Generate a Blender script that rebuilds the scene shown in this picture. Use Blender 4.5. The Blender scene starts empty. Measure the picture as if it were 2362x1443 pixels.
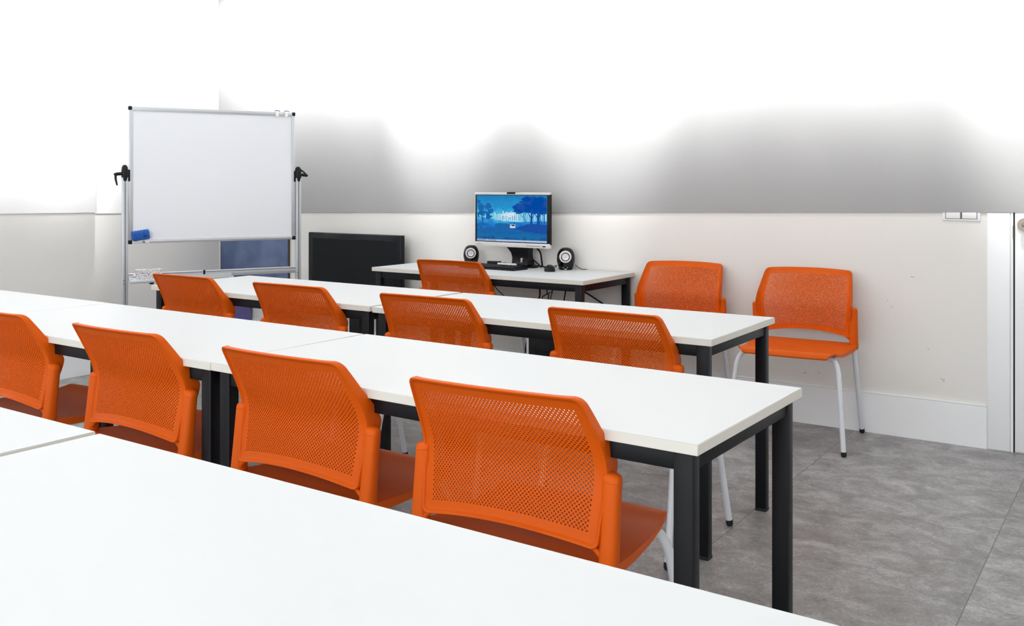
import bpy, bmesh, math, random
from mathutils import Vector, Matrix
random.seed(7)
PI = math.pi
COL = bpy.context.scene.collection
sc = bpy.context.scene

# ------------------------------------------------------------------ materials
def lin(c):
    c = c/255.0
    return c/12.92 if c <= 0.04045 else ((c+0.055)/1.055)**2.4
def rgb(r, g, b): return (lin(r), lin(g), lin(b), 1)
MATS = {}
def mat(name, color, rough=0.5, metal=0.0, spec=0.5, coat=0.0, noise=None, bump=None, emis=None):
    m = bpy.data.materials.new(name); m.use_nodes = True
    nt = m.node_tree; b = nt.nodes['Principled BSDF']
    b.inputs['Base Color'].default_value = color
    b.inputs['Roughness'].default_value = rough
    b.inputs['Metallic'].default_value = metal
    b.inputs['Specular IOR Level'].default_value = spec
    b.inputs['Coat Weight'].default_value = coat
    tc = nt.nodes.new('ShaderNodeTexCoord')
    if noise:                                   # (scale, amount)
        n = nt.nodes.new('ShaderNodeTexNoise'); n.inputs['Scale'].default_value = noise[0]; n.inputs['Detail'].default_value = 6
        nt.links.new(tc.outputs['Object'], n.inputs['Vector'])
        mr = nt.nodes.new('ShaderNodeMapRange'); mr.inputs[3].default_value = 1-noise[1]; mr.inputs[4].default_value = 1+noise[1]
        nt.links.new(n.outputs['Fac'], mr.inputs[0])
        vm = nt.nodes.new('ShaderNodeVectorMath'); vm.operation = 'SCALE'
        vm.inputs[0].default_value = color[:3]
        nt.links.new(mr.outputs[0], vm.inputs['Scale']); nt.links.new(vm.outputs[0], b.inputs['Base Color'])
    if bump:
        n = nt.nodes.new('ShaderNodeTexNoise'); n.inputs['Scale'].default_value = bump[0]; n.inputs['Detail'].default_value = 4
        nt.links.new(tc.outputs['Object'], n.inputs['Vector'])
        bp = nt.nodes.new('ShaderNodeBump'); bp.inputs['Strength'].default_value = bump[1]; bp.inputs['Distance'].default_value = 0.002
        nt.links.new(n.outputs['Fac'], bp.inputs['Height']); nt.links.new(bp.outputs[0], b.inputs['Normal'])
    if emis:
        b.inputs['Emission Color'].default_value = emis[0]; b.inputs['Emission Strength'].default_value = emis[1]
    MATS[name] = m
    return m

ORANGE = mat('orange_plastic', (0.69, 0.104, 0.002, 1), 0.48, spec=0.18, noise=(6, 0.03), bump=(900, 0.05))
LEGW = mat('white_painted_steel', rgb(222, 226, 232), 0.3, noise=(30, 0.02))
RUBBER = mat('black_rubber', rgb(22, 22, 24), 0.6, noise=(30, 0.05))
TOPW = mat('white_laminate', rgb(219, 222, 223), 0.42, spec=0.3, noise=(3, 0.01))
EDGEB = mat('cream_edge_banding', rgb(222, 220, 211), 0.5, noise=(40, 0.02))
ANTH = mat('anthracite_steel', rgb(13, 15, 20), 0.42, spec=0.25, noise=(20, 0.05), bump=(600, 0.06))
CREAM = mat('cream_wall_paint', rgb(236, 234, 230), 0.8, noise=(1.3, 0.015), bump=(160, 0.12))
WHITEW = mat('white_wall_paint', rgb(250, 250, 250), 0.8, noise=(1.5, 0.005), bump=(160, 0.1))
SHADEW = mat('shade_grey_wall', rgb(166, 166, 166), 0.85, noise=(1.5, 0.005), bump=(160, 0.08))  # shade of the white upper wall put into a grey colour
CEILM = mat('ceiling_paint', rgb(240, 240, 238), 0.9, noise=(2, 0.01))
SKIRT = mat('white_lacquered_wood', rgb(248, 250, 252), 0.35, noise=(4, 0.01))
ALU = mat('brushed_aluminium', rgb(200, 204, 208), 0.38, metal=0.55, noise=(60, 0.03))
BOARD = mat('whiteboard_enamel', rgb(232, 235, 240), 0.22, spec=0.35, noise=(2, 0.01))
BLACKP = mat('black_plastic', rgb(17, 18, 21), 0.4, spec=0.25, noise=(20, 0.08))
GLOSSB = mat('gloss_black_plastic', rgb(8, 9, 11), 0.12, spec=0.4, noise=(20, 0.05))
SCRN = mat('dark_screen_glass', rgb(26, 28, 31), 0.35, spec=0.12, noise=(3, 0.06))
BEZEL = mat('tv_bezel_gloss', rgb(24, 28, 33), 0.15, spec=0.2, noise=(3, 0.05))
SILVER = mat('silver_plastic', rgb(214, 214, 212), 0.35, metal=0.15, noise=(30, 0.02))
CONE = mat('silver_cone', rgb(222, 216, 222), 0.35, metal=0.3, noise=(50, 0.03))
BLUEF = mat('blue_felt_plastic', rgb(0, 84, 172), 0.55, noise=(50, 0.08))
BLUED = mat('dark_blue_print', rgb(4, 50, 120), 0.6, noise=(50, 0.05))
WPAP = mat('white_plastic', rgb(240, 240, 240), 0.4, noise=(30, 0.02))
BRASS = mat('aged_nickel', rgb(150, 140, 128), 0.35, metal=0.8, noise=(60, 0.08))
PURP = mat('muted_violet_plastic', rgb(98, 92, 150), 0.4, noise=(6, 0.12))
GREYP = mat('grey_print_and_shade', rgb(96, 100, 104), 0.5, noise=(30, 0.03))
HINGE = mat('dark_bronze_hinge', rgb(84, 76, 68), 0.4, metal=0.6, noise=(60, 0.08))
SCUFF = mat('grey_scuff', rgb(150, 145, 138), 0.8, noise=(40, 0.1))

def wrapped_pack():
    m = mat('crinkled_printed_wrap', rgb(240, 240, 240), 0.18, coat=0.5)
    nt = m.node_tree; b = nt.nodes['Principled BSDF']
    tc = nt.nodes.new('ShaderNodeTexCoord'); w = nt.nodes.new('ShaderNodeTexWave')
    w.bands_direction = 'Z'; w.inputs['Scale'].default_value = 38; w.inputs['Distortion'].default_value = 9; w.inputs['Detail'].default_value = 4
    w.inputs['Detail Scale'].default_value = 3
    nt.links.new(tc.outputs['Object'], w.inputs['Vector'])
    r = nt.nodes.new('ShaderNodeValToRGB'); e = r.color_ramp.elements
    e[0].position = 0.04; e[0].color = rgb(70, 62, 84); e[1].position = 0.2; e[1].color = rgb(244, 244, 246)
    nt.links.new(w.outputs['Fac'], r.inputs[0]); nt.links.new(r.outputs[0], b.inputs['Base Color'])
    return m
WRAP = wrapped_pack()

def blue_gloss():
    m = mat('blue_gloss_sheet', rgb(70, 92, 140), 0.12, coat=0.3)
    nt = m.node_tree; b = nt.nodes['Principled BSDF']
    tc = nt.nodes.new('ShaderNodeTexCoord'); n = nt.nodes.new('ShaderNodeTexNoise'); n.inputs['Scale'].default_value = 2.6
    n.inputs['Detail'].default_value = 3
    nt.links.new(tc.outputs['Object'], n.inputs['Vector'])
    r = nt.nodes.new('ShaderNodeValToRGB'); e = r.color_ramp.elements
    e[0].position = 0.35; e[0].color = rgb(62, 80, 122); e[1].position = 0.7; e[1].color = rgb(112, 130, 168)
    nt.links.new(n.outputs['Fac'], r.inputs[0]); nt.links.new(r.outputs[0], b.inputs['Base Color'])
    return m
BLUEG = blue_gloss()

def floor_mat():
    m = bpy.data.materials.new('grey_vinyl_tiles'); m.use_nodes = True
    nt = m.node_tree; N = nt.nodes; L = nt.links; b = N['Principled BSDF']
    tc = N.new('ShaderNodeTexCoord')
    # tile grid: tiles .806 wide in X, .680 long in Y, alternating columns offset
    sep = N.new('ShaderNodeSeparateXYZ'); L.new(tc.outputs['Object'], sep.inputs[0])
    def math_(op, a, bb=None, c=None):
        n = N.new('ShaderNodeMath'); n.operation = op
        for i, v in enumerate((a, bb, c)):
            if v is None: continue
            if isinstance(v, (int, float)): n.inputs[i].default_value = v
            else: L.new(v, n.inputs[i])
        return n.outputs[0]
    X0, PX, Y0, PY = -0.472, 0.808, 3.08, 0.69
    u = math_('DIVIDE', math_('SUBTRACT', sep.outputs[0], X0), PX)
    v = math_('DIVIDE', math_('SUBTRACT', sep.outputs[1], Y0), PY)
    fu = math_('FRACT', u); fv = math_('FRACT', v)
    du = math_('MULTIPLY', math_('MINIMUM', fu, math_('SUBTRACT', 1, fu)), PX)
    dv = math_('MULTIPLY', math_('MINIMUM', fv, math_('SUBTRACT', 1, fv)), PY)
    seam_u = math_('LESS_THAN', du, 0.0016); seam_v = math_('LESS_THAN', dv, 0.0010)
    # per tile tone
    cmb = N.new('ShaderNodeCombineXYZ'); L.new(math_('FLOOR', u), cmb.inputs[0]); L.new(math_('FLOOR', v), cmb.inputs[1])
    wn = N.new('ShaderNodeTexWhiteNoise'); L.new(cmb.outputs[0], wn.inputs['Vector'])
    # mottled cement look
    add = N.new('ShaderNodeVectorMath'); add.operation = 'ADD'
    sc_ = N.new('ShaderNodeVectorMath'); sc_.operation = 'SCALE'; sc_.inputs['Scale'].default_value = 3.0; L.new(wn.outputs['Color'], sc_.inputs[0])
    L.new(tc.outputs['Object'], add.inputs[0]); L.new(sc_.outputs[0], add.inputs[1])
    mp = N.new('ShaderNodeMapping'); mp.inputs['Scale'].default_value = (1.25, 1.5, 1); L.new(add.outputs[0], mp.inputs[0])
    n1 = N.new('ShaderNodeTexNoise'); n1.inputs['Scale'].default_value = 6; n1.inputs['Detail'].default_value = 8; n1.inputs['Roughness'].default_value = 0.62; n1.inputs['Distortion'].default_value = 0.6
    n2 = N.new('ShaderNodeTexNoise'); n2.inputs['Scale'].default_value = 42; n2.inputs['Detail'].default_value = 6; n2.inputs['Roughness'].default_value = 0.7; n2.inputs['Distortion'].default_value = 1.6
    L.new(mp.outputs[0], n1.inputs['Vector']); L.new(mp.outputs[0], n2.inputs['Vector'])
    s = math_('ADD', math_('MULTIPLY', n1.outputs['Fac'], 0.52), math_('MULTIPLY', n2.outputs['Fac'], 0.48))
    s = math_('ADD', s, math_('MULTIPLY', math_('SUBTRACT', wn.outputs['Value'], 0.5), 0.05))
    r = N.new('ShaderNodeValToRGB'); e = r.color_ramp.elements
    e[0].position = 0.32; e[0].color = rgb(96, 93, 90); e[1].position = 0.66; e[1].color = rgb(186, 185, 185)
    k = r.color_ramp.elements.new(0.5); k.color = rgb(140, 138, 137)
    L.new(s, r.inputs[0])
    mx = N.new('ShaderNodeMixRGB'); L.new(r.outputs[0], mx.inputs[1]); mx.inputs[2].default_value = rgb(74, 71, 68)
    sm = math_('ADD', math_('MULTIPLY', seam_u, 0.75), math_('MULTIPLY', seam_v, 0.3))
    sm = math_('MINIMUM', sm, 0.8); L.new(sm, mx.inputs[0]); L.new(mx.outputs[0], b.inputs['Base Color'])
    b.inputs['Roughness'].default_value = 0.36; b.inputs['Specular IOR Level'].default_value = 0.4
    bp = N.new('ShaderNodeBump'); bp.inputs['Strength'].default_value = 0.15; bp.inputs['Distance'].default_value = 0.002
    L.new(math_('SUBTRACT', n2.outputs['Fac'], math_('MULTIPLY', sm, 0.8)), bp.inputs['Height']); L.new(bp.outputs[0], b.inputs['Normal'])
    return m
FLOOR = floor_mat()

# ------------------------------------------------------------------ mesh helpers
class MB:
    def __init__(s): s.v = []; s.f = []; s.m = []; s.sm = []; s.mats = []
    def mi(s, m):
        if m not in s.mats: s.mats.append(m)
        return s.mats.index(m)
    def add(s, vs, fs, m, smooth=False):
        o = len(s.v); s.v += [tuple(v) for v in vs]; k = s.mi(m)
        for f in fs: s.f.append([i+o for i in f]); s.m.append(k); s.sm.append(smooth)
        return s
    def bm(s, bmh, m, smooth=False):
        bmh.verts.index_update()
        s.add([v.co for v in bmh.verts], [[v.index for v in f.verts] for f in bmh.faces], m, smooth); bmh.free(); return s
    def box(s, x0, x1, y0, y1, z0, z1, m, bev=0.0, seg=2, M=None, smooth=None):
        b = bmesh.new(); bmesh.ops.create_cube(b, size=1)
        for v in b.verts: v.co = Vector(((x0+x1)/2+v.co.x*(x1-x0), (y0+y1)/2+v.co.y*(y1-y0), (z0+z1)/2+v.co.z*(z1-z0)))
        if bev > 0: bmesh.ops.bevel(b, geom=list(b.edges)+list(b.verts), offset=bev, segments=seg, profile=0.5, affect='EDGES')
        if M is not None: bmesh.ops.transform(b, matrix=M, verts=b.verts)
        return s.bm(b, m, (bev > 0) if smooth is None else smooth)
    def tube(s, pts, r, m, n=10, cap=True, radii=None):
        pts = [Vector(p) for p in pts]; vs = []; fs = []
        T = [(pts[min(i+1, len(pts)-1)]-pts[max(i-1, 0)]).normalized() for i in range(len(pts))]
        a = Vector((0, 0, 1)) if abs(T[0].z) < 0.9 else Vector((1, 0, 0))
        U = (a - T[0]*a.dot(T[0])).normalized()
        for i, p in enumerate(pts):
            U = (U - T[i]*U.dot(T[i])).normalized(); W = T[i].cross(U); rr = radii[i] if radii else r
            for k in range(n):
                t = 2*PI*k/n; vs.append(p + (U*math.cos(t)+W*math.sin(t))*rr)
        for i in range(len(pts)-1):
            for k in range(n):
                fs.append([i*n+k, i*n+(k+1) % n, (i+1)*n+(k+1) % n, (i+1)*n+k])
        s.add(vs, fs, m, True)
        if cap:
            s.add(vs[:n], [list(range(n))[::-1]], m); s.add(vs[-n:], [list(range(n))], m)
        return s
    def loft(s, rings, m, smooth=True, cap=True):
        n = len(rings[0]); vs = [p for r in rings for p in r]; fs = []
        for i in range(len(rings)-1):
            for k in range(n): fs.append([i*n+k, i*n+(k+1) % n, (i+1)*n+(k+1) % n, (i+1)*n+k])
        if cap: fs += [list(range(n))[::-1], [(len(rings)-1)*n+k for k in range(n)]]
        return s.add(vs, fs, m, smooth)
    def prism(s, poly, y0, y1, m, plane='XZ', smooth=False):
        n = len(poly)
        def P(a, b, c):
            return {'XZ': (a, c, b), 'YZ': (c, a, b), 'XY': (a, b, c)}[plane]
        vs = [P(a, b, y0) for a, b in poly] + [P(a, b, y1) for a, b in poly]
        fs = [list(range(n)), list(range(n, 2*n))[::-1]] + [[i, i+n, (i+1) % n+n, (i+1) % n] for i in range(n)]
        return s.add(vs, fs, m, smooth)
    def obj(s, name, parent=None, loc=None, rot=None, **props):
        me = bpy.data.meshes.new(name); me.from_pydata(s.v, [], s.f)
        for mm in s.mats: me.materials.append(mm)
        me.polygons.foreach_set('material_index', s.m); me.polygons.foreach_set('use_smooth', s.sm)
        me.update()
        b = bmesh.new(); b.from_mesh(me); bmesh.ops.recalc_face_normals(b, faces=b.faces); b.to_mesh(me); b.free()
        try: me.set_sharp_from_angle(angle=math.radians(38))
        except Exception: pass
        o = bpy.data.objects.new(name, me); COL.objects.link(o)
        if parent: o.parent = parent
        if loc: o.location = loc
        if rot is not None: o.rotation_euler = rot
        for k, v in props.items(): o[k] = v
        return o

def thing(name, label, cat, loc=(0, 0, 0), rz=0, group=None):
    o = bpy.data.objects.new(name, None); COL.objects.link(o); o.empty_display_size = 0.1
    o.location = loc; o.rotation_euler = (0, 0, rz); o['label'] = label; o['category'] = cat
    if group: o['group'] = group
    return o
def dup(root, loc, rz, label, group=None):
    r = root.copy(); COL.objects.link(r); r.location = loc; r.rotation_euler = (0, 0, rz); r['label'] = label
    if group: r['group'] = group
    for ch in list(root.children):
        c = ch.copy(); COL.objects.link(c); c.parent = r
        for g in list(ch.children):
            d = g.copy(); COL.objects.link(d); d.parent = c
    return r
def lerp(a, b, t): return a+(b-a)*t
def interp(tab, x):
    if x <= tab[0][0]: return tab[0][1]
    for (a, va), (b, vb) in zip(tab, tab[1:]):
        if x <= b:
            t = (x-a)/(b-a); return va+(vb-va)*t
    return tab[-1][1]
def smooth_interp(tab, x):      # catmull-rom through a table
    xs = [p[0] for p in tab]; ys = [p[1] for p in tab]
    if x <= xs[0]: return ys[0]
    if x >= xs[-1]: return ys[-1]
    for i in range(len(xs)-1):
        if x <= xs[i+1]:
            h = xs[i+1]-xs[i]; t = (x-xs[i])/h
            m0 = (ys[i+1]-ys[i-1])/(xs[i+1]-xs[i-1]) if i > 0 else (ys[1]-ys[0])/h
            m1 = (ys[i+2]-ys[i])/(xs[i+2]-xs[i]) if i+2 < len(xs) else (ys[i+1]-ys[i])/h
            return (2*t**3-3*t*t+1)*ys[i]+(t**3-2*t*t+t)*h*m0+(-2*t**3+3*t*t)*ys[i+1]+(t**3-t*t)*h*m1

# ------------------------------------------------------------------ room
WY = 4.961            # back wall
WLX, WRX = -5.84, -6.29   # left wall, recess behind the stand
STEP = 3.60
RX, NY, CZ = 1.9, -1.6, 2.95
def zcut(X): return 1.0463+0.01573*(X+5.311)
ob = MB().add([(WRX-.1, NY, 0), (RX, NY, 0), (RX, WY+.1, 0), (WRX-.1, WY+.1, 0)], [[0, 1, 2, 3]], FLOOR).obj('floor', kind='structure')
MB().box(WRX-.1, RX, NY, WY+.1, CZ, CZ+.05, CEILM).obj('ceiling', kind='structure')
MB().box(WRX-.1, RX, WY, WY+.1, 0, CZ, CREAM).obj('wall_back', kind='structure')
MB().prism([(WRX, zcut(WRX)), (RX, zcut(RX)), (RX, CZ), (WRX, CZ)], WY-.009, WY, SHADEW).obj('wall_back_upper', kind='structure')
# left wall, with a step back at Y=3.6
MB().prism([(WLX, NY), (WLX, STEP), (WRX, STEP), (WRX, WY+.1), (WRX-.1, WY+.1), (WRX-.1, NY)], 0, CZ, CREAM, 'XY').obj('wall_left', kind='structure')
t = MB()
def side_slab(X, ya, za, yb, zb_, th):
    t.add([(X+th, ya, za), (X+th, yb, zb_), (X+th, yb, CZ), (X+th, ya, CZ), (X, ya, za), (X, yb, zb_), (X, yb, CZ), (X, ya, CZ)],
          [[0, 1, 2, 3], [4, 7, 6, 5], [0, 4, 5, 1], [1, 5, 6, 2], [3, 2, 6, 7], [0, 3, 7, 4]], WHITEW)
side_slab(WLX, NY, 1.123, STEP, 1.0685, .009)
t.box(WRX+.009, WLX+.009, STEP+.0002, STEP+.009, 1.0685, CZ, WHITEW)
side_slab(WRX, STEP, 1.052, WY-.0095, 1.030, .009)
t.obj('wall_left_upper', kind='structure')
MB().box(RX, RX+.1, NY, WY+.1, 0, CZ, CREAM).obj('wall_right', kind='structure')

def skirt(b, x0, x1, y0, y1):
    b.box(x0, x1, y0, y1, 0, .198, SKIRT); b.box(x0, x1, y0, y1, .198, .207, SKIRT, .003)
t = MB(); skirt(t, WRX, -.670, WY-.014, WY); t.obj('baseboard_back', kind='structure')
t = MB(); skirt(t, WLX, WLX+.014, NY, STEP); skirt(t, WRX, WLX, STEP, STEP+.014); skirt(t, WRX, WRX+.014, STEP+.014, WY-.014)
t.obj('baseboard_left', kind='structure')
ZT = 1.10
t = MB(); t.box(-.670, -.573, WY-.006, WY, 0, zcut(-.62)-.001, SKIRT, .0015); t.obj('trim_1', kind='structure')
d = MB().box(-.552, .30, WY-.0055, WY, .006, zcut(-.2)-.003, SKIRT, .0015).obj('door_1', kind='structure')
MB().box(-.571, -.560, WY-.004, WY, 0, zcut(-.56)-.001, SKIRT).obj('trim_2', kind='structure')
MB().box(-.5600, -.5535, WY-.0012, WY-.0002, 0, zcut(-.56)-.001, BLACKP).obj('trim_3', kind='structure')
MB().tube([(-.5570, WY-.006, .998), (-.5570, WY-.006, 1.060)], .0045, HINGE).obj('door_hinge', d)
kn = MB()
kn.tube([(-.512, WY-.008, 1.064), (-.512, WY-.014, 1.064)], .031, BRASS, 24)
kn.tube([(-.512, WY-.014, 1.064), (-.512, WY-.045, 1.064)], .010, BRASS, 16)
kn.tube([(-.512, WY-.045, 1.064), (-.512, WY-.052, 1.064), (-.40, WY-.054, 1.064)], .009, BRASS, 12)
kn.obj('door_handle', d)
# scuffs on the wall paint
t = MB()
for (x, z, w, a) in [(-1.003, .795, .018, .1), (-.865, .305, .02, .2), (-.862, .296, .012, .5), (-1.535, .262, .02, -.5), (-1.46, .27, .01, .4), (-.93, .445, .008, 0), (-1.10, .64, .008, .2), (-1.12, .67, .006, .5)]:
    t.box(-w/2, w/2, -.0004, .0004, -.0012, .0012, SCUFF, M=Matrix.Translation((x, WY, z)) @ Matrix.Rotation(a, 4, 'Y'))
t.obj('wall_scuffs', kind='structure')

sw = thing('light_switch', 'white double light switch plate on the cream wall beside the door', 'light switch', (-.782, WY, 1.077))
MB().box(-.084, .084, -.0068, 0, 0, .042, WPAP, .002).box(-.0705, .0705, -.0070, -.0066, .0085, .042, GREYP).obj('switch_plate', sw)  # grey sheet stands in for shadow lines around the rockers
for sx in (-1, 1):
    MB().box(sx*.036-.0315, sx*.036+.0315, -.0082, -.0065, .011, .042, WPAP, .001).obj('rocker', sw)

# ------------------------------------------------------------------ tables
TH, TD, TL = .7386, .635, 1.5
def make_table(label, length=TL, depth=TD):
    r = thing('table', label, 'table')
    g = .0005
    tp = MB(); x0, x1 = -length+g, -g
    tp.box(x0, x1, 0, depth, TH-.0235, TH-.0012, EDGEB, .0012, 1, smooth=False)
    tp.box(x0+.0006, x1-.0006, .0006, depth-.0006, TH-.0014, TH, TOPW, .0008, 1, smooth=False)
    tp.obj('tabletop', r)
    wx, wy, gx, gy = .0422, .0341, .018, .017
    zt = TH-.0237
    for lx in (x0+gx, x1-gx-wx):
        for ly in (gy, depth-gy-wy):
            lg = MB().box(lx, lx+wx, ly, ly+wy, .010, zt, ANTH, .002, 2).obj('leg', r)
            MB().box(lx-.0006, lx+wx+.0006, ly-.0006, ly+wy+.0006, 0, .011, RUBBER, .001, 1).obj('foot_cap', lg)
    rh = .040
    for ly in (gy+.003, depth-gy-wy+.003):
        MB().box(x0+gx+wx, x1-gx-wx, ly, ly+wy-.006, zt-rh, zt, ANTH, .0015).obj('rail', r)
    for lx in (x0+gx+.004, x1-gx-wx+.004):
        MB().box(lx, lx+wx-.008, gy+wy, depth-gy-wy, zt-rh, zt, ANTH, .0015).obj('rail', r)
    return r
S = 1.5/1.8
GT = 'white classroom tables set in rows'
T0 = make_table('white table in the middle row at its right end, nearest the door wall floor')
T0['group'] = GT
T0['label'] = 'white table with dark legs at the right end of the middle row'
T0.location = (-.8904*S, 2.0676*S, 0); T0.rotation_euler = (0, 0, -.0103)
TABS = [
 ((-2.6893*S, 2.0823*S, 0), -.0006, 'white table in the centre of the middle row, left of its seam'),
 ((-3.7425, 1.728+.012, 0), .004, 'white table at the far left end of the middle row'),
 ((-1.4554*S, 3.5127*S, 0), .0065, 'white table at the right end of the far row, before two wall chairs'),
 ((-3.2852*S, 3.5133*S, 0), .0057, 'white table at the left end of the far row, next to the whiteboard stand'),
 ((-.3426*S, .5659*S, 0), -.0025, 'large white table filling the bottom foreground of the nearest row'),
 ((-1.805, .4795, 0), .0, 'white table at the lower left corner, left piece of the nearest row'),
]
for loc, a, lab in TABS:
    tb = dup(T0, loc, a, lab)
    if 'left end of the far row' in lab:      # its rear left leg stands further in, hidden by the chair
        [c for c in tb.children if c.name.startswith('leg')][1].location.y = -.19
TT = make_table('white teacher desk against the back wall carrying the computer', 1.521, .600)
TT['group'] = GT
TT.location = (-3.0334*S, 5.2210*S, 0)

# ------------------------------------------------------------------ chair
def back_profile(z):  # y of the side edges of the shell
    return smooth_interp([(.46, -.024), (.52, -.014), (.58, -.003), (.63, .004), (.66, .001), (.70, -.016), (.75, -.044), (.80, -.075), (.83, -.094)], z)
def halfw(z):
    return smooth_interp([(.46, .222), (.52, .227), (.60, .234), (.66, .237), (.72, .232), (.78, .223), (.83, .213)], z)
def shell(t, v):
    """t in -1..1 across, v in 0..1 upwards -> point on the mid surface"""
    zb = .487+.026*(1-t*t); zt = .816+.006*(1-t*t)
    z = zb+(zt-zb)*v
    bow = .028+.006*v
    return Vector((t*halfw(z), back_profile(z)-bow*(1-t*t), z))
def make_shell(parent):
    N_, M_ = 43, 51
    T1, V0, V1 = .885, .085, .905
    lat = {}
    vs = []; fs = []
    TH_ = .0036
    def pt(i, j, off, di=0., dj=0.):
        t = -T1+2*T1*(i+di)/(2*N_); v = V0+(V1-V0)*(j+dj)/M_
        p = shell(t, v); p.y += off
        return p
    def L_(i, j, side):
        k = (i, j, side)
        if k not in lat: lat[k] = len(vs); vs.append(pt(i, j, -TH_/2 if side == 0 else TH_/2))
        return lat[k]
    H = .0021    # hole radius
    pw = 2*T1*.225/N_; qh = (V1-V0)*.315/M_
    def cell(i, j):
        holes = []
        for side in (0, 1):
            B = [(i, j), (i+1, j), (i+2, j), (i+2, j+1), (i+1, j+1), (i, j+1)]
            bi = [L_(a, b, side) for a, b in B]
            hi = []
            for k in range(12):
                ang = math.radians(-150+30*k) - .0
                rr = H*(1.0 if side == 1 else 1.12)
                di = 1+math.cos(ang)*rr/(pw/2); dj = .5+math.sin(ang)*rr/qh
                hi.append(len(vs)); vs.append(pt(i, j, -TH_/2 if side == 0 else TH_/2, di, dj))
            for k in range(6):
                f = [bi[k], bi[(k+1) % 6], hi[(2*k+2) % 12], hi[2*k+1], hi[2*k]]
                fs.append(f if side == 0 else f[::-1])
            holes.append(hi)
        for k in range(12):
            fs.append([holes[0][k], holes[0][(k+1) % 12], holes[1][(k+1) % 12], holes[1][k]])
    for j in range(M_):
        if j % 2 == 0:
            for c in range(N_): cell(2*c, j)
        else:
            for c in range(N_-1): cell(2*c+1, j)
            for a in (0, 2*N_-1):
                for side in (0, 1):
                    f = [L_(a, j, side), L_(a+1, j, side), L_(a+1, j+1, side), L_(a, j+1, side)]
                    fs.append(f if side == 0 else f[::-1])
    # border ring with rim
    loop = [(i, 0) for i in range(2*N_)]+[(2*N_, j) for j in range(M_)]+[(2*N_-i, M_) for i in range(2*N_)]+[(0, M_-j) for j in range(M_)]
    def outer(i, j, s):
        t = -T1+2*T1*i/(2*N_); v = V0+(V1-V0)*j/M_
        # scale outwards to the full outline
        tt = t/T1
        if v < .5: vv = lerp(.5, 0, (.5-v)/(.5-V0))
        else: vv = lerp(.5, 1, (v-.5)/(V1-.5))
        # round the corners of the outer rectangle
        hw_, hh = .22, .16
        rc = .017
        X = tt*hw_; Y = (vv-.5)*2*hh
        cx_, cy_ = hw_-rc, hh-rc
        if abs(X) > cx_ and abs(Y) > cy_:
            dx, dy = abs(X)-cx_, abs(Y)-cy_
            m_ = max(dx, dy)/rc; l = math.hypot(dx, dy)
            if l > 1e-9:
                k = m_*rc/l; dx *= k; dy *= k
            X = math.copysign(cx_+dx, X); Y = math.copysign(cy_+dy, Y)
        to, vo = X/hw_, Y/(2*hh)+.5
        return lerp(t, to, s), lerp(v, vo, s)
    def depth(t, v, i, j):
        side = 1 if (i == 0 or i == 2*N_) else 0
        z = .487+.33*v
        d_ = interp([(.48, .014), (.56, .02), (.62, .034), (.655, .042), (.69, .036), (.74, .020), (.80, .012), (.83, .010)], z)
        edge = max(0., min(1., (abs(t)-.80)/.18))
        return lerp(.003, d_, edge)
    sec = [(.0, 0, -1), (.45, -.0002, -1), (.62, -.0010, -1), (.70, -.0030, -1), (.76, -.0070, -1), (.84, -.0085, -1), (.94, -.0082, -1), (.99, -.0055, -1), (1.0, 0, 0), (1.0, .55, 2), (1.0, .88, 2), (.975, 1.0, 2), (.93, .93, 2), (.80, .66, 2), (.55, .3, 2), (.28, .08, 2), (.0, 0, 1)]
    rings = []
    for (s, o, kind) in sec:
        ring = []
        if s == 0:
            ring = [L_(i, j, 0 if kind == -1 else 1) for i, j in loop]
        else:
            for i, j in loop:
                t, v = outer(i, j, s); p = shell(t, v)
                dd = depth(*outer(i, j, 1.0), i, j)
                if kind == -1: p.y += -TH_/2+o
                elif kind == 0: p.y += 0
                elif kind == 2: p.y += TH_/2+dd*o
                ring.append(len(vs)); vs.append(p)
        rings.append(ring)
    n = len(loop)
    for a, b in zip(rings, rings[1:]):
        for k in range(n): fs.append([a[k], a[(k+1) % n], b[(k+1) % n], b[k]])
    return MB().add(vs, fs, ORANGE, True).obj('backrest', parent)

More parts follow.
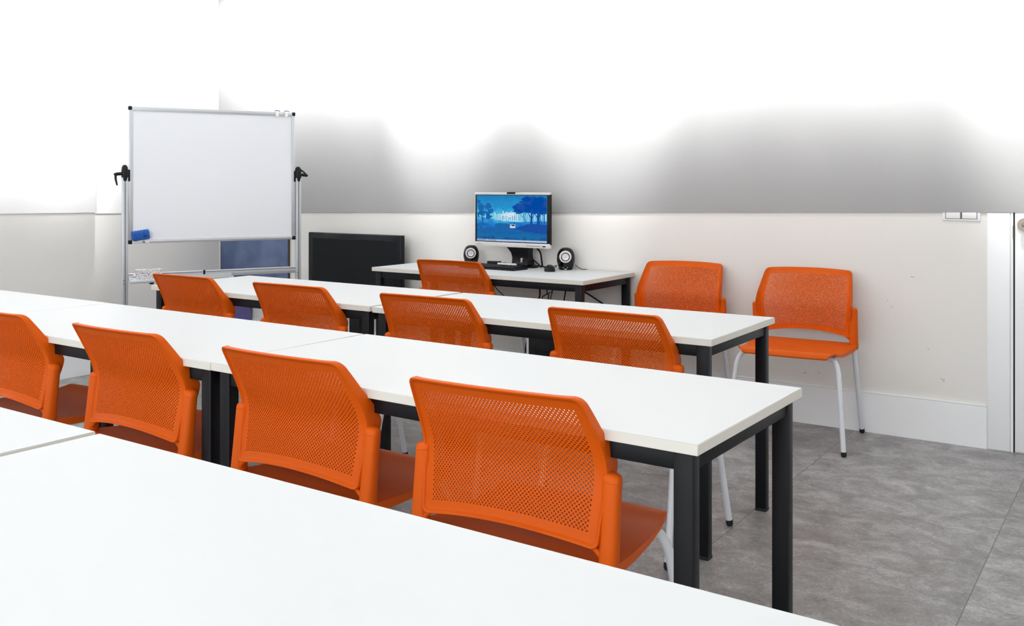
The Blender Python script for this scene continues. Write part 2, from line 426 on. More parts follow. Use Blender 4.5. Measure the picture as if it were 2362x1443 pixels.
def ell(cx, cy, z, a, b, n=20, p=2.6, tilt=0):
    out = []
    for k in range(n):
        t = 2*PI*k/n; c, s_ = math.cos(t), math.sin(t)
        out.append((cx+a*math.copysign(abs(c)**(2/p), c), cy+b*math.copysign(abs(s_)**(2/p), s_), z+tilt*a*math.copysign(abs(c)**(2/p), c)))
    return out
def make_chair(label):
    r = thing('stacking_chair', label, 'chair')
    make_shell(r)
    for sx in (-1, 1):
        b = MB(); rings = []
        for z, a_, b_ in [(.436, .019, .020), (.445, .0205, .022), (.50, .0205, .020), (.56, .0205, .0185), (.625, .0205, .0175), (.6255, .0196, .0168), (.6275, .0196, .0168), (.628, .0208, .0178), (.637, .0204, .0172), (.642, .0175, .0145), (.6445, .012, .009)]:
            yc = lerp(-.012, .008, (z-.44)/.2)
            rings.append(ell(sx*(.2625-.0205), yc, z, a_, b_, tilt=-sx*.18 if z > .626 else 0))
        b.loft(rings, ORANGE)
        # fillet joining post to the lower rim of the backrest
        for k in range(1):
            pts = [(sx*.232, -.014, .470), (sx*.223, -.016, .480), (sx*.212, -.017, .489), (sx*.198, -.019, .494)]
            b.tube(pts, .006, ORANGE, 10, radii=[.0075, .007, .006, .004])
        b.obj('side_post', r)
    # seat
    nu, L0, L1 = 28, -.034, .372
    prof = []  # along y: (y, z)
    ys = [L0, -.02, .0, .03, .07, .11, .15, .19, .23, .27, .295, .31, .322, .334, .345, .354, .3615, .367, .370]
    zt = {}
    def zprof(y): return smooth_interp([(-.034, .462), (0, .458), (.08, .450), (.18, .446), (.26, .4485), (.30, .453), (.325, .4595), (.342, .4625), (.354, .460), (.363, .452), (.370, .439)], y)
    def hwid(y): return smooth_interp([(-.034, .259), (.03, .2545), (.10, .2495), (.20, .2425), (.28, .237), (.325, .2335), (.345, .229), (.358, .217), (.366, .206), (.370, .196)], y)
    vs = []; fs = []
    ny = len(ys)
    for side in (0, 1):
        for y in ys:
            for i in range(nu+1):
                t = -1+2*i/nu; w = hwid(y)
                dish = -.008*(1-t*t)*max(0, 1-abs(y-.15)/.2)
                fr = .012*(1-t*t) if y > .25 else 0
                z = zprof(y)+dish-(0 if side == 0 else .007)
                yy = y+fr*min(1, (y-.25)/.1) if y > .25 else y
                vs.append((t*w*(1 if side == 0 else .995), yy-(.003 if side and y > .35 else 0), z))
    A = lambda s_, j, i: s_*ny*(nu+1)+j*(nu+1)+i
    for j in range(ny-1):
        for i in range(nu):
            fs.append([A(0, j, i), A(0, j, i+1), A(0, j+1, i+1), A(0, j+1, i)])
            fs.append([A(1, j, i), A(1, j+1, i), A(1, j+1, i+1), A(1, j, i+1)])
    for i in range(nu):
        fs.append([A(0, 0, i), A(1, 0, i), A(1, 0, i+1), A(0, 0, i+1)]); fs.append([A(0, ny-1, i), A(0, ny-1, i+1), A(1, ny-1, i+1), A(1, ny-1, i)])
    for j in range(ny-1):
        fs.append([A(0, j, 0), A(0, j+1, 0), A(1, j+1, 0), A(1, j, 0)]); fs.append([A(0, j, nu), A(1, j, nu), A(1, j+1, nu), A(0, j+1, nu)])
    sb = MB().add(vs, fs, ORANGE, True)
    # side skirts of the seat
    for sx in (-1, 1):
        rings = []
        for y in [-.034, 0, .05, .1, .15, .2, .25, .29, .32, .338]:
            w = hwid(y); z = zprof(y); hgt = interp([(-.034, .026), (.2, .018), (.32, .012), (.338, .008)], y)
            rings.append([(sx*(w+.001), y, z+.0006), (sx*(w-.004), y, z-.0005), (sx*(w-.005), y, z-hgt), (sx*(w-.0005), y, z-hgt)])
        sb.loft(rings, ORANGE)
    sb.obj('seat', r)
    # legs
    R = .0118
    for sx in (-1, 1):
        pts = [(sx*.150, .290, .432), (sx*.185, .297, .4315), (sx*.210, .304, .428), (sx*.226, .311, .417), (sx*.236, .319, .398), (sx*.2435, .326, .370), (sx*.252, .339, .29), (sx*.266, .360, .14), (sx*.278, .378, .012)]
        lg = MB().tube(pts, R, LEGW, 14).obj('leg', r)
        MB().tube([(sx*.2775, .3775, .022), (sx*.2785, .3785, .006), (sx*.279, .379, .0)], .0128, RUBBER, 14, radii=[.0128, .0128, .0095]).obj('foot_cap', lg)
        pts = [(sx*.240, -.012, .440), (sx*.243, -.022, .40), (sx*.251, -.065, .21), (sx*.2595, -.113, .012)]
        lg = MB().tube(pts, R, LEGW, 14).obj('leg', r)
        MB().tube([(sx*.259, -.111, .022), (sx*.2598, -.115, .006), (sx*.26, -.116, .0)], .0128, RUBBER, 14, radii=[.0128, .0128, .0095]).obj('foot_cap', lg)
    fb = MB()
    fb.tube([(-.150, .290, .432), (.150, .290, .432)], R*.9, LEGW, 12)
    for sx in (-1, 1): fb.tube([(sx*.20, .300, .428), (sx*.215, .15, .425), (sx*.236, -.012, .432)], .009, LEGW, 10)
    fb.obj('seat_frame', r)
    return r
GC = 'orange perforated stacking chairs'
D = math.radians
CH = [  # x, y, rot, label
 (-1.182, 1.720, 3.5, 'orange perforated chair nearest the camera, rightmost of the near row'),
 (-1.857, 1.732, 0, 'orange perforated chair second from the right in the near row'),
 (-2.595, 1.746, 0, 'orange perforated chair third from the right in the near row'),
 (-3.321, 1.745, -.5, 'orange perforated chair cut off by the left picture edge'),
 (-1.574, 2.920, 0.2, 'orange chair rightmost of those behind the middle row of tables'),
 (-2.368, 2.915, 2.1, 'orange perforated chair second from the right behind the middle row of tables'),
 (-3.127, 2.910, 1.2, 'orange perforated chair third from the right behind the middle row'),
 (-3.866, 2.912, .6, 'orange perforated chair leftmost behind the middle row, by the whiteboard tray'),
 (-3.372, 4.335, 4.3, 'orange perforated chair pushed up to the teacher desk, facing the monitor'),
 (-2.182, 4.815, 185.1, 'orange perforated chair against the back wall, next to the teacher desk'),
 (-1.488, 4.795, 182.7, 'orange perforated chair against the wall nearest the door, seat and front legs visible'),
]
first = make_chair(CH[0][3]); first['group'] = GC
first.location = (CH[0][0], CH[0][1], 0); first.rotation_euler = (0, 0, D(CH[0][2]))
for x, y, a, lab in CH[1:]: dup(first, (x, y, 0), D(a), lab)

# ------------------------------------------------------------------ whiteboard on its stand
bA, bB = Vector((-5.048, 3.328, 0)), Vector((-4.613, 4.235, 0))
W = (bB-bA).length; ang = math.atan2(bB.y-bA.y, bB.x-bA.x)
wb = thing('whiteboard_stand', 'large mobile whiteboard on an aluminium frame in the left corner', 'whiteboard', bA, ang)
# local: x along the board, y away from the viewer (behind), z up
z0, z1 = .901, 1.718
MB().box(.008, W-.008, .004, .020, z0+.012, z1-.012, BOARD).obj('writing_surface', wb)
fr = MB(); fw = .024
fr.box(.018, W-.018, -.002, .026, z1-fw, z1, ALU, .002); fr.box(.018, W-.018, -.002, .026, z0, z0+fw, ALU, .002)
fr.box(0, .022, -.002, .026, z0+.018, z1-.018, ALU, .002); fr.box(W-.022, W, -.002, .026, z0+.018, z1-.018, ALU, .002)
fr.box(.018, W-.018, -.004, -.001, z1-.016, z1-.008, ALU, .001)
fr.box(.018, W-.018, -.004, -.001, z0+.008, z0+.016, ALU, .001)
fr.obj('board_frame', wb)
for cx_ in (0, W):
    for cz_ in (z0, z1):
        sx = 1 if cx_ == 0 else -1; sz = 1 if cz_ == z0 else -1
        a, b_ = sorted((cx_-sx*.003, cx_+sx*.019)); c, d_ = sorted((cz_-sz*.003, cz_+sz*.021))
        MB().box(a, b_, -.005, .029, c, d_, BLACKP, .005, 3).obj('corner_cap', wb)
for sx, px_ in ((-1, -.022), (1, W+.022)):
    p = MB(); p.box(px_-.017, px_+.017, -.012, .022, .06, 1.300, ALU, .004)
    p.box(px_-.0025, px_+.0025, -.0135, -.011, .06, 1.300, GREYP)
    p.box(px_-.012, px_-.009, -.0132, -.011, .06, 1.300, ALU); p.box(px_+.009, px_+.012, -.0132, -.011, .06, 1.300, ALU)
    for z in (.665, .685): p.tube([(px_-.009, -.011, z), (px_-.009, -.0145, z)], .0035, GREYP, 8)
    p.obj('upright', wb)
    k = MB(); rings = []
    for z, a_, b_ in [(1.262, .010, .014), (1.28, .016, .02), (1.30, .0195, .022), (1.34, .0195, .022), (1.358, .0165, .019), (1.368, .011, .013), (1.371, .004, .005)]:
        rings.append(ell(px_, .005, z, a_, b_, 18))
    k.loft(rings, BLACKP)
    k.box(px_-sx*.004, px_-sx*.030, -.004, .016, 1.272, 1.342, BLACKP, .003) if sx < 0 else k.box(px_-.030, px_-.004, -.004, .016, 1.272, 1.342, BLACKP, .003)
    k.tube([(px_+sx*.012, .002, 1.318), (px_+sx*.040, -.004, 1.316), (px_+sx*.055, -.006, 1.313), (px_+sx*.060, -.007, 1.309)], .010, BLACKP, 12, radii=[.010, .010, .0095, .006])
    if sx < 0: k.tube([(px_-.052, -.007, 1.314), (px_-.052, -.010, 1.285), (px_-.047, -.012, 1.262), (px_-.044, -.013, 1.248)], .006, BLACKP, 10, radii=[.0075, .0065, .0055, .0045])
    else: k.tube([(px_+.054, -.006, 1.314), (px_+.035, -.006, 1.335), (px_+.010, -.004, 1.352)], .005, BLACKP, 10, radii=[.007, .005, .007])
    k.obj('clamp_knob', wb)
    f_ = MB(); f_.box(px_-.02, px_+.02, -.26, .26, .045, .075, ALU, .006)
    f_.obj('base_foot', wb)
    for yy in (-.23, .23):
        c = MB(); c.tube([(px_-.012, yy, .023), (px_+.012, yy, .023)], .023, BLACKP, 18); c.box(px_-.005, px_+.005, yy-.006, yy+.006, .03, .05, BLACKP)
        c.obj('castor', wb)
cb = MB(); cb.box(-.006, W+.006, -.004, .016, .684, .724, ALU, .002); cb.box(-.006, W+.006, -.0052, -.003, .714, .718, GREYP)
cb.box(-.006, W+.006, -.0055, -.003, .699, .703, ALU)
cb.obj('crossbar', wb)
tr = MB(); TX1 = .60
tr.box(-.002, TX1, -.062, -.004, .672, .675, ALU, .001); tr.box(-.002, TX1, -.064, -.060, .668, .690, ALU, .0015)
tr.box(-.002, TX1, -.014, -.0055, .672, .700, ALU, .001)
tr.obj('pen_tray', wb)
for x in (.12, .435):
    c = MB(); c.box(x-.011, x+.011, -.068, -.004, .660, .671, BLACKP, .003); c.box(x-.006, x+.006, -.0065, -.0035, .700, .727, BLACKP, .001)
    c.obj('tray_clip', wb)
def onboard(x, y, z):
    return Matrix.Translation(bA) @ Matrix.Rotation(ang, 4, 'Z') @ Vector((x, y, z))
# maker sticker on lower frame
st = MB(); st.box(.020, .115, -.0048, -.0038, z0+.003, z0+.019, WPAP); 
for k in range(5): st.box(.030+k*.005, .033+k*.005, -.0052, -.0046, z0+.013, z0+.0165, GREYP)
for c0 in (.080,):
    st.tube([(c0+.0045*math.cos(a), -.005, z0+.009+.0045*math.sin(a)) for a in [2*PI*q/12 for q in range(13)]], .0011, BLACKP, 6, cap=False)
    st.tube([(c0+.005, -.005, z0+.018), (c0+.005, -.005, z0+.004)], .0011, BLACKP, 6); st.tube([(c0+.006, -.005, z0+.009), (c0+.012, -.005, z0+.004)], .0011, BLACKP, 6)
st.obj('sticker', wb)
# eraser
er = thing('board_eraser', 'blue board eraser stuck to the lower left corner of the whiteboard', 'eraser', onboard(.064, -.001, z0+.050), ang)
R_ = Matrix.Rotation(-.14, 4, 'Y')
MB().box(-.050, .050, -.026, .0045, -.028, .028, BLUEF, .008, 3, M=R_).obj('eraser_body', er)
b = MB()
for k in range(6): b.tube([R_ @ Vector((-.040+k*.016, -.023, .0262)), R_ @ Vector((-.040+k*.016, 0, .0266))], .0042, BLUEF, 10)
for x in (-.03, -.008, .018):
    for zz, w in ((.010, .006), (.002, .007), (-.012, .008)):
        b.box(x-w, x+w, -.0268, -.0255, zz-.0016, zz+.0016, BLUED, M=R_)
b.box(.014, .034, -.0268, -.0255, -.014, -.002, BLUED, M=R_)
b.obj('embossed_print', er)
# white clips on the top edge
for k, x in enumerate((W-.118, W-.058)):
    c = thing('board_clip', ('left' if k == 0 else 'right')+' one of two white clips on the top edge of the whiteboard', 'clip', onboard(x, 0, z1), ang, 'white clips on the whiteboard')
    MB().box(-.0105, .0105, -.009, -.0045, -.030, .004, WPAP, .002).box(-.0105, .0105, -.009, .030, .001, .006, WPAP, .002).obj('clip_body', c)
    MB().tube([(-.014, -.004, .0075), (-.004, -.004, .010), (.010, -.004, .0095), (.020, -.004, .0065)], .002, BLUED, 8).obj('clip_spring', c)
# wrapped pack of markers on the tray
mk = thing('marker_pack', 'crumpled clear wrapped pack of white markers lying on the whiteboard tray', 'marker pack', onboard(.105, -.034, .678), ang)
b = bmesh.new(); bmesh.ops.create_cube(b, size=1)
bmesh.ops.subdivide_edges(b, edges=b.edges, cuts=9, use_grid_fill=True)
for v in b.verts:
    x, y, z = v.co
    sq = 1-.12*math.exp(-((x-.05)/.05)**2)
    n_ = math.sin(x*47+z*9)*math.cos(z*31+y*17)
    v.co = Vector((x*.145+.002*n_, y*.044*sq+.002*n_, (z+.5)*.070*sq+(.002*n_ if z > -.4 else 0)))
MB().bm(b, WRAP, False).obj('wrapping', mk)
b = MB()
for i in range(4): b.tube([(-.083, -.014+i*.009, .012+(i % 2)*.024), (-.068, -.014+i*.009, .012+(i % 2)*.024)], .0065, WPAP, 12)
b.obj('marker_caps', mk)

# ------------------------------------------------------------------ blue panel and box in the corner, tv
bp = thing('blue_panel', 'dark blue glossy framed panel on the wall behind the whiteboard stand', 'panel', (-5.86, WY, .40))
MB().box(-.395, .405, -.016, 0, 0, .56, HINGE, .003).obj('panel_frame', bp)
MB().box(-.385, .398, -.0175, -.015, .008, .552, BLUEG).obj('panel_sheet', bp)
bx = thing('storage_box', 'violet plastic storage box on the floor behind the far left table', 'box', (-5.935, 4.86, 0))
MB().box(-.14, .07, -.078, .078, 0, .385, PURP, .01, 2).obj('box_body', bx)
MB().box(-.147, .077, -.084, .084, .385, .41, PURP, .006, 2).obj('box_lid', bx)

tv = thing('television', 'black flat screen television standing on the floor between whiteboard and desk', 'television', (-4.69, 4.86, 0))
MB().box(-.447, .447, -.014, .030, .375, .908, BEZEL, .006, 3).obj('bezel', tv)
MB().box(-.402, .392, -.0152, -.013, .43, .868, SCRN, .0006, 1).obj('screen', tv)
b = MB(); b.box(-.30, .30, .03, .06, .42, .86, BLACKP, .008, 2); b.obj('rear_housing', tv)
b = MB(); b.box(-.05, .05, 0, .03, .03, .40, BLACKP, .004); b.box(-.27, .27, -.14, .085, 0, .018, GLOSSB, .006); b.box(-.06, .06, -.02, .05, .015, .05, BLACKP, .004)
b.obj('pedestal', tv)
b = MB(); b.box(.447, .475, .0, .02, .47, .555, BLACKP, .003); b.tube([(.463, -.002, .513), (.463, .001, .513)], .004, WPAP, 10); b.obj('side_bracket', tv)

# ------------------------------------------------------------------ monitor with picture
mx = -3.292
mo = thing('computer_monitor', 'silver framed computer monitor showing a blue forest login screen on the desk', 'monitor', (mx, 4.80, TH), 0)
MW, MZ0, MZ1 = .282, .128, .467     # half width, bottom and top above the desk
b = MB()
b.box(-MW, MW, -.012, .010, MZ0, MZ0+.030, SILVER, .004, 2); b.box(-MW, MW, -.012, .010, MZ1-.016, MZ1, SILVER, .004, 2)
b.box(-MW, -MW+.005, -.010, .010, MZ0+.02, MZ1-.01, SILVER, .002); b.box(MW-.006, MW, -.010, .010, MZ0+.02, MZ1-.01, BLACKP, .002)
b.obj('frame', mo)
b = MB(); b.box(-MW+.004, MW-.005, -.0105, .010, MZ0+.026, MZ1-.014, BLACKP, .002); b.obj('bezel', mo)
b = MB(); b.box(-.20, .20, .008, .050, MZ0+.05, MZ1-.05, BLACKP, .012, 3); b.obj('rear_housing', mo)
b = MB(); b.box(-.033, .030, -.017, .03, MZ1-.011, MZ1+.002, BLACKP, .005, 2); b.tube([(0, -.017, MZ1-.004), (0, -.019, MZ1-.004)], .003, GLOSSB, 10); b.obj('webcam', mo)
b = MB()
for k in range(12): b.box(.115+k*.0085, .120+k*.0085, -.0132, -.0118, MZ0+.011, MZ0+.015, GREYP)
b.box(.228, .250, -.0132, -.0118, MZ0+.009, MZ0+.016, BLACKP)
for k in range(8): b.box(-MW+.018+k*.0055, -MW+.0215+k*.0055, -.0132, -.0118, MZ0+.012, MZ0+.0155, SCUFF)
b.obj('button_row', mo)
b = MB()
for z, a_, b_, yc in []: pass
rings = []
for z, hw_, y0_, y1_ in [(.012, .062, .045, .13), (.03, .058, .05, .125), (.06, .058, .055, .115), (.09, .064, .05, .10), (.115, .076, .035, .085), (.135, .09, .02, .07), (.20, .07, .02, .06)]:
    rings.append([(.02-hw_, y0_, z), (.02+hw_, y0_, z), (.02+hw_, y1_, z), (.02-hw_, y1_, z)])
b.loft(rings, BLACKP, False)
b.box(.034, .042, .040, .07, .032, .060, SILVER, .002)
b.obj('stand_neck', mo)
b = MB(); b.loft([ell(.02, .083, 0, .105, .060, 28), ell(.02, .083, .010, .105, .060, 28), ell(.02, .086, .018, .09, .048, 28)], GLOSSB); b.obj('stand_base', mo)
# the picture
SW0, SW1, SZ0, SZ1 = -.264, .260, MZ0+.034, MZ1-.019
def emat(name, col, s=1.0):
    m = bpy.data.materials.new(name); m.use_nodes = True; nt = m.node_tree
    bsd = nt.nodes['Principled BSDF']; bsd.inputs['Base Color'].default_value = (.004, .004, .004, 1); bsd.inputs['Roughness'].default_value = .5; bsd.inputs['Specular IOR Level'].default_value = .1
    bsd.inputs['Emission Color'].default_value = col; bsd.inputs['Emission Strength'].default_value = s
    return m
def paint_mat():
    m = emat('glowing_forest_wallpaper', rgb(20, 120, 190)); nt = m.node_tree; N = nt.nodes; L = nt.links; bsd = N['Principled BSDF']
    tc = N.new('ShaderNodeTexCoord'); sp = N.new('ShaderNodeSeparateXYZ'); L.new(tc.outputs['Object'], sp.inputs[0])
    mr = N.new('ShaderNodeMapRange'); mr.inputs[1].default_value = SZ0; mr.inputs[2].default_value = SZ1; L.new(sp.outputs[2], mr.inputs[0])
    n = N.new('ShaderNodeTexNoise'); n.inputs['Scale'].default_value = 16; n.inputs['Detail'].default_value = 7; n.inputs['Distortion'].default_value = 1.2; L.new(tc.outputs['Object'], n.inputs['Vector'])
    ma = N.new('ShaderNodeMath'); ma.operation = 'MULTIPLY_ADD'; ma.inputs[1].default_value = .40; ma.inputs[2].default_value = -.20; L.new(n.outputs['Fac'], ma.inputs[0])
    ad = N.new('ShaderNodeMath'); ad.operation = 'ADD'; L.new(mr.outputs[0], ad.inputs[0]); L.new(ma.outputs[0], ad.inputs[1])
    r = N.new('ShaderNodeValToRGB'); e = r.color_ramp.elements
    e[0].position = 0; e[0].color = rgb(4, 62, 140); e[1].position = 1; e[1].color = rgb(8, 122, 182)
    for p_, c in ((.12, (2, 108, 168)), (.22, (4, 92, 164)), (.32, (6, 104, 188)), (.42, (30, 140, 210)), (.5, (70, 180, 224)), (.62, (60, 175, 222)), (.74, (24, 148, 208)), (.88, (20, 134, 198))):
        q = e.new(p_); q.color = rgb(*c)
    L.new(ad.outputs[0], r.inputs[0]); L.new(r.outputs[0], bsd.inputs['Emission Color']); bsd.inputs['Emission Strength'].default_value = .95
    return m
PAINT = paint_mat()
E_DK = emat('glowing_deep_blue', rgb(2, 72, 158)); E_MD = emat('glowing_mid_blue', rgb(4, 96, 166)); E_LT = emat('glowing_pale_cyan', rgb(140, 214, 232)); E_WH = emat('glowing_white', rgb(225, 232, 240)); E_TK = emat('glowing_taskbar', rgb(172, 190, 216)); E_BK = emat('glowing_slate', rgb(40, 60, 90)); E_PK = emat('glowing_haze', rgb(180, 220, 236))
YS = -.0112
pic = MB(); pic.add([(SW0, YS, SZ0), (SW1, YS, SZ0), (SW1, YS, SZ1), (SW0, YS, SZ1)], [[0, 1, 2, 3]], PAINT)
SWd, SHt = SW1-SW0, SZ1-SZ0
def P2(u, v, l): return (SW0+u*SWd, YS-.00012*l, SZ0+v*SHt)
def poly(pts, m, l): pic.add([P2(min(max(u, .002), .998), min(max(v, .002), .998), l) for u, v in pts], [list(range(len(pts)))], m)
def blob(u, v, ru, rv, m, l, n=22, j=.18, seed=0):
    rr = random.Random(seed); poly([(u+ru*(1+rr.uniform(-j, j))*math.cos(2*PI*k/n), v+rv*(1+rr.uniform(-j, j))*math.sin(2*PI*k/n)) for k in range(n)], m, l)
def trunk(u0, v0, u1, v1, w0, w1, m, l):
    poly([(u0-w0, v0), (u0+w0, v0), (u1+w1, v1), (u1-w1, v1)], m, l)
rr = random.Random(3)
# pale misty gap between far trees
top = [(.20+.8*k/40, .60+.035*rr.uniform(-1, 1)+(.03 if k % 3 == 0 else 0)) for k in range(41)]
poly([(.20, .50)]+top+[(1, .46), (.8, .45), (.6, .43), (.4, .44), (.28, .47)], E_LT, 1)
poly([(.30, .46)]+[(.30+.3*k/16, .60+.02*rr.uniform(-1, 1)) for k in range(17)]+[(.6, .45)], E_PK, 2)
for k in range(26):
    u = .22+.03*k+rr.uniform(-.008, .008); v0 = .44+rr.uniform(0, .04); w = .0025+rr.uniform(0, .002)
    trunk(u, v0, u+rr.uniform(-.012, .012), .62, w, w*.6, E_MD, 3)
# right big trees
for (u, v, ru, rv, s_) in ((.80, .86, .17, .13, 1), (.66, .73, .13, .10, 2), (.92, .80, .13, .18, 3), (.83, .70, .14, .09, 4), (.60, .66, .06, .05, 5), (.72, .92, .06, .05, 6), (.97, .68, .06, .08, 7), (.55, .75, .035, .035, 8)):
    blob(u, v, ru, rv, E_DK, 4, seed=s_)
for (u0, v0, u1, v1, w0, w1) in ((.785, .36, .79, .66, .018, .010), (.885, .38, .88, .68, .022, .014), (.79, .50, .73, .66, .008, .005), (.79, .5, .85, .66, .007, .004), (.88, .52, .95, .68, .009, .005), (.88, .5, .82, .66, .008, .004), (.70, .42, .68, .6, .006, .004), (.68, .52, .61, .62, .006, .003), (.965, .40, .96, .7, .007, .005), (.93, .4, .90, .6, .005, .004)):
    trunk(u0, v0, u1, v1, w0, w1, E_DK, 5)
poly([(.55, .28), (.62, .33), (.72, .385), (.82, .40), (1, .38), (1, .18), (.88, .20), (.74, .22), (.64, .25)], E_DK, 4)
# left trees
for (u, v, ru, rv, s_) in ((.06, .72, .05, .10, 11), (.17, .76, .05, .07, 12), (.13, .60, .08, .06, 13), (.04, .58, .04, .06, 14), (.20, .66, .04, .05, 15), (.03, .86, .03, .05, 16), (.17, .53, .05, .05, 17)):
    blob(u, v, ru, rv, E_MD, 4, j=.4, seed=s_)
for (u, v, ru, rv, s_) in ((.09, .525, .022, .035, 21), (.125, .55, .012, .05, 22), (.05, .55, .012, .03, 23)): blob(u, v, ru, rv, E_LT, 5, seed=s_)
for (u0, v0, u1, v1, w0, w1) in ((.082, .36, .085, .56, .012, .009), (.085, .45, .05, .58, .006, .003), (.085, .45, .13, .6, .006, .003)): trunk(u0, v0, u1, v1, w0, w1, E_MD, 6)
poly([(0, .30), (.1, .33), (.2, .36), (.12, .39), (.0, .38)], E_MD, 4)
poly([(.26, .36), (.32, .40), (.44, .395), (.5, .36), (.48, .22), (.40, .20), (.30, .24)], E_MD, 4)
for k in range(5): trunk(.30+.035*k, .22, .30+.035*k, .36, .005, .004, E_MD, 5)
# taskbar and dialog
poly([(0, 0), (1, 0), (1, .042), (0, .042)], E_TK, 7)
poly([(.01, .018), (.14, .018), (.14, .028), (.01, .028)], E_BK, 8); poly([(.17, .018), (.29, .018), (.29, .028), (.17, .028)], E_BK, 8)
poly([(.485, .30), (.56, .30), (.56, .375), (.485, .375)], E_WH, 7); poly([(.49, .335), (.553, .335), (.553, .37), (.49, .37)], E_BK, 8); poly([(.495, .345), (.512, .345), (.512, .36), (.495, .36)], E_WH, 9)
poly([(.43, .352), (.48, .352), (.48, .358), (.43, .358)], E_BK, 8)
scr = pic.obj('screen', mo)
tcv = bpy.data.curves.new('login_text', 'FONT'); tcv.body = 'Login:'; tcv.size = .043; tcv.extrude = 0; tcv.align_x = 'CENTER'; tcv.offset = .0006
to = bpy.data.objects.new('login_text_tmp', tcv); COL.objects.link(to)
bpy.context.view_layer.update()
me = bpy.data.meshes.new_from_object(to.evaluated_get(bpy.context.evaluated_depsgraph_get())); bpy.data.objects.remove(to); bpy.data.curves.remove(tcv)
me.materials.clear(); me.materials.append(E_WH)
lt = bpy.data.objects.new('login_text', me); COL.objects.link(lt); lt.parent = scr
lt.location = (SW0+SWd*.475, YS-.0016, SZ0+SHt*.565); lt.rotation_euler = (PI/2, 0, 0)

# ------------------------------------------------------------------ keyboard, mouse, speakers, small things
kb = thing('keyboard', 'black computer keyboard lying in front of the monitor on the desk', 'keyboard', (-3.372, 4.703, TH), D(-3))
KW, KD = .215, .071
b = MB(); b.loft([[(-KW, -KD, 0), (KW, -KD, 0), (KW, KD, 0), (-KW, KD, 0)], [(-KW, -KD, .008), (KW, -KD, .008), (KW, KD, .014), (-KW, KD, .014)], [(-KW+.004, -KD+.006, .010), (KW-.004, -KD+.006, .010), (KW-.004, KD-.004, .017), (-KW+.004, KD-.004, .017)]], BLACKP, False)
b.obj('keyboard_body', kb)
b = MB()
for r_ in range(6):
    y = -KD+.020+r_*.0205; zb = .0095+(y+KD)*.05
    x = -KW+.014
    while x < KW-.026:
        if abs(x-.075) < .007 or abs(x-.140) < .006: x += .010; continue
        w = .016
        if r_ == 0 and -.10 < x < .0: w = .09
        b.box(x, x+w, y-.008, y+.008, zb, zb+.0065, BLACKP, .002, 1, smooth=False); x += w+.0028
b.obj('keys', kb)
ms = thing('computer_mouse', 'black computer mouse beside the right speaker on the desk', 'mouse', (-2.985, 4.745, TH), D(34))
rings = []
for k, y in enumerate([-.056, -.05, -.035, -.012, .015, .038, .050, .055]):
    hw_ = [.010, .024, .031, .033, .031, .028, .02, .008][k]; hz = [.010, .022, .032, .038, .036, .028, .018, .010][k]
    rings.append([(hw_*math.cos(a), y, .002+max(0, hz*math.sin(a))) for a in [PI*q/12 for q in range(13)]])
b = MB(); b.loft(rings, BLACKP); b.obj('mouse_body', ms)
MB().tube([(0, -.033, .031), (0, -.026, .0345), (0, -.02, .0365)], .004, GREYP, 10).obj('scroll_wheel', ms)
def speaker(label, x, y, rz, s=1.0):
    sp = thing('desk_speaker', label, 'speaker', (x, y, TH), rz, 'small black desk speakers')
    b = MB(); rings = []; H_ = .128*s
    for k in range(0, 19):
        ph = PI*k/18; z = H_/2*(1-math.cos(ph)*(1 if k else 1)); w = .052*s*max(.06, math.sin(ph)**.72)
        if ph < PI/2: w = max(w, lerp(.034*s, .052*s, (ph/(PI/2))**.9))
        v = z/H_
        dy = .045*s*(w/(.052*s))
        rings.append([(w*math.cos(a), dy*math.sin(a)*(.9 if math.sin(a) < 0 else 1.1)+.008*v, z) for a in [2*PI*q/28 for q in range(28)]])
    b.loft(rings, GLOSSB); b.obj('speaker_body', sp)
    cz_ = .077*s; yf = -.0395*s
    b = MB()
    def ring(r0, r1, y0_, y1_, m):
        A = [(r0*math.cos(a), y0_, cz_+r0*math.sin(a)) for a in [2*PI*q/36 for q in range(36)]]
        B = [(r1*math.cos(a), y1_, cz_+r1*math.sin(a)) for a in [2*PI*q/36 for q in range(36)]]
        b.add(A+B, [[q, (q+1) % 36, 36+(q+1) % 36, 36+q] for q in range(36)], m, True)
    ring(.035*s, .034*s, yf+.012, yf-.004, SILVER); ring(.034*s, .0255*s, yf-.004, yf-.005, SILVER); ring(.0255*s, .0245*s, yf-.005, yf, SILVER)
    b.obj('trim_ring', sp)
    b = MB(); ring(.0255*s, .0205*s, yf-.003, yf-.004, GLOSSB); ring(.0205*s, .0195*s, yf-.004, yf-.002, GLOSSB); b.obj('cone_surround', sp)
    b = MB(); ring(.0202*s, .009*s, yf-.0035, yf-.001, CONE); ring(.009*s, .0005, yf-.001, yf-.0045, CONE); b.obj('speaker_cone', sp)
    b = MB(); b.tube([(0, -.036*s, .030*s), (0, -.048*s, .030*s)], .0055*s, BLACKP, 14); b.obj('volume_knob', sp)
    b = MB()
    for xx in (-.012, .012): b.tube([(xx*s, -.033*s, .016*s), (xx*s, -.0435*s, .016*s)], .0022*s, SILVER, 8)
    b.box(-.007*s, .007*s, -.0395*s, -.0365*s, .004*s, .008*s, SILVER)
    b.obj('control_dots', sp)
    return sp
speaker('round black desk speaker with silver ring right of the monitor', -2.955, 4.880, D(28), 1.05)
speaker('round black desk speaker with silver ring left of the monitor, half hidden by the chair', -3.655, 4.860, D(32), .98)
rt = thing('white_case', 'small white plastic case behind the keyboard under the monitor', 'case', (-3.335, 4.812, TH))
MB().box(-.075, .065, -.008, .008, 0, .027, WPAP, .004, 2).obj('case_body', rt)
MB().box(.01, .03, -.0088, -.0076, .005, .009, GREYP).obj('case_mark', rt)
hb = thing('usb_hub', 'small black usb hub on the desk behind the keyboard', 'usb hub', (-3.462, 4.845, TH), D(4))
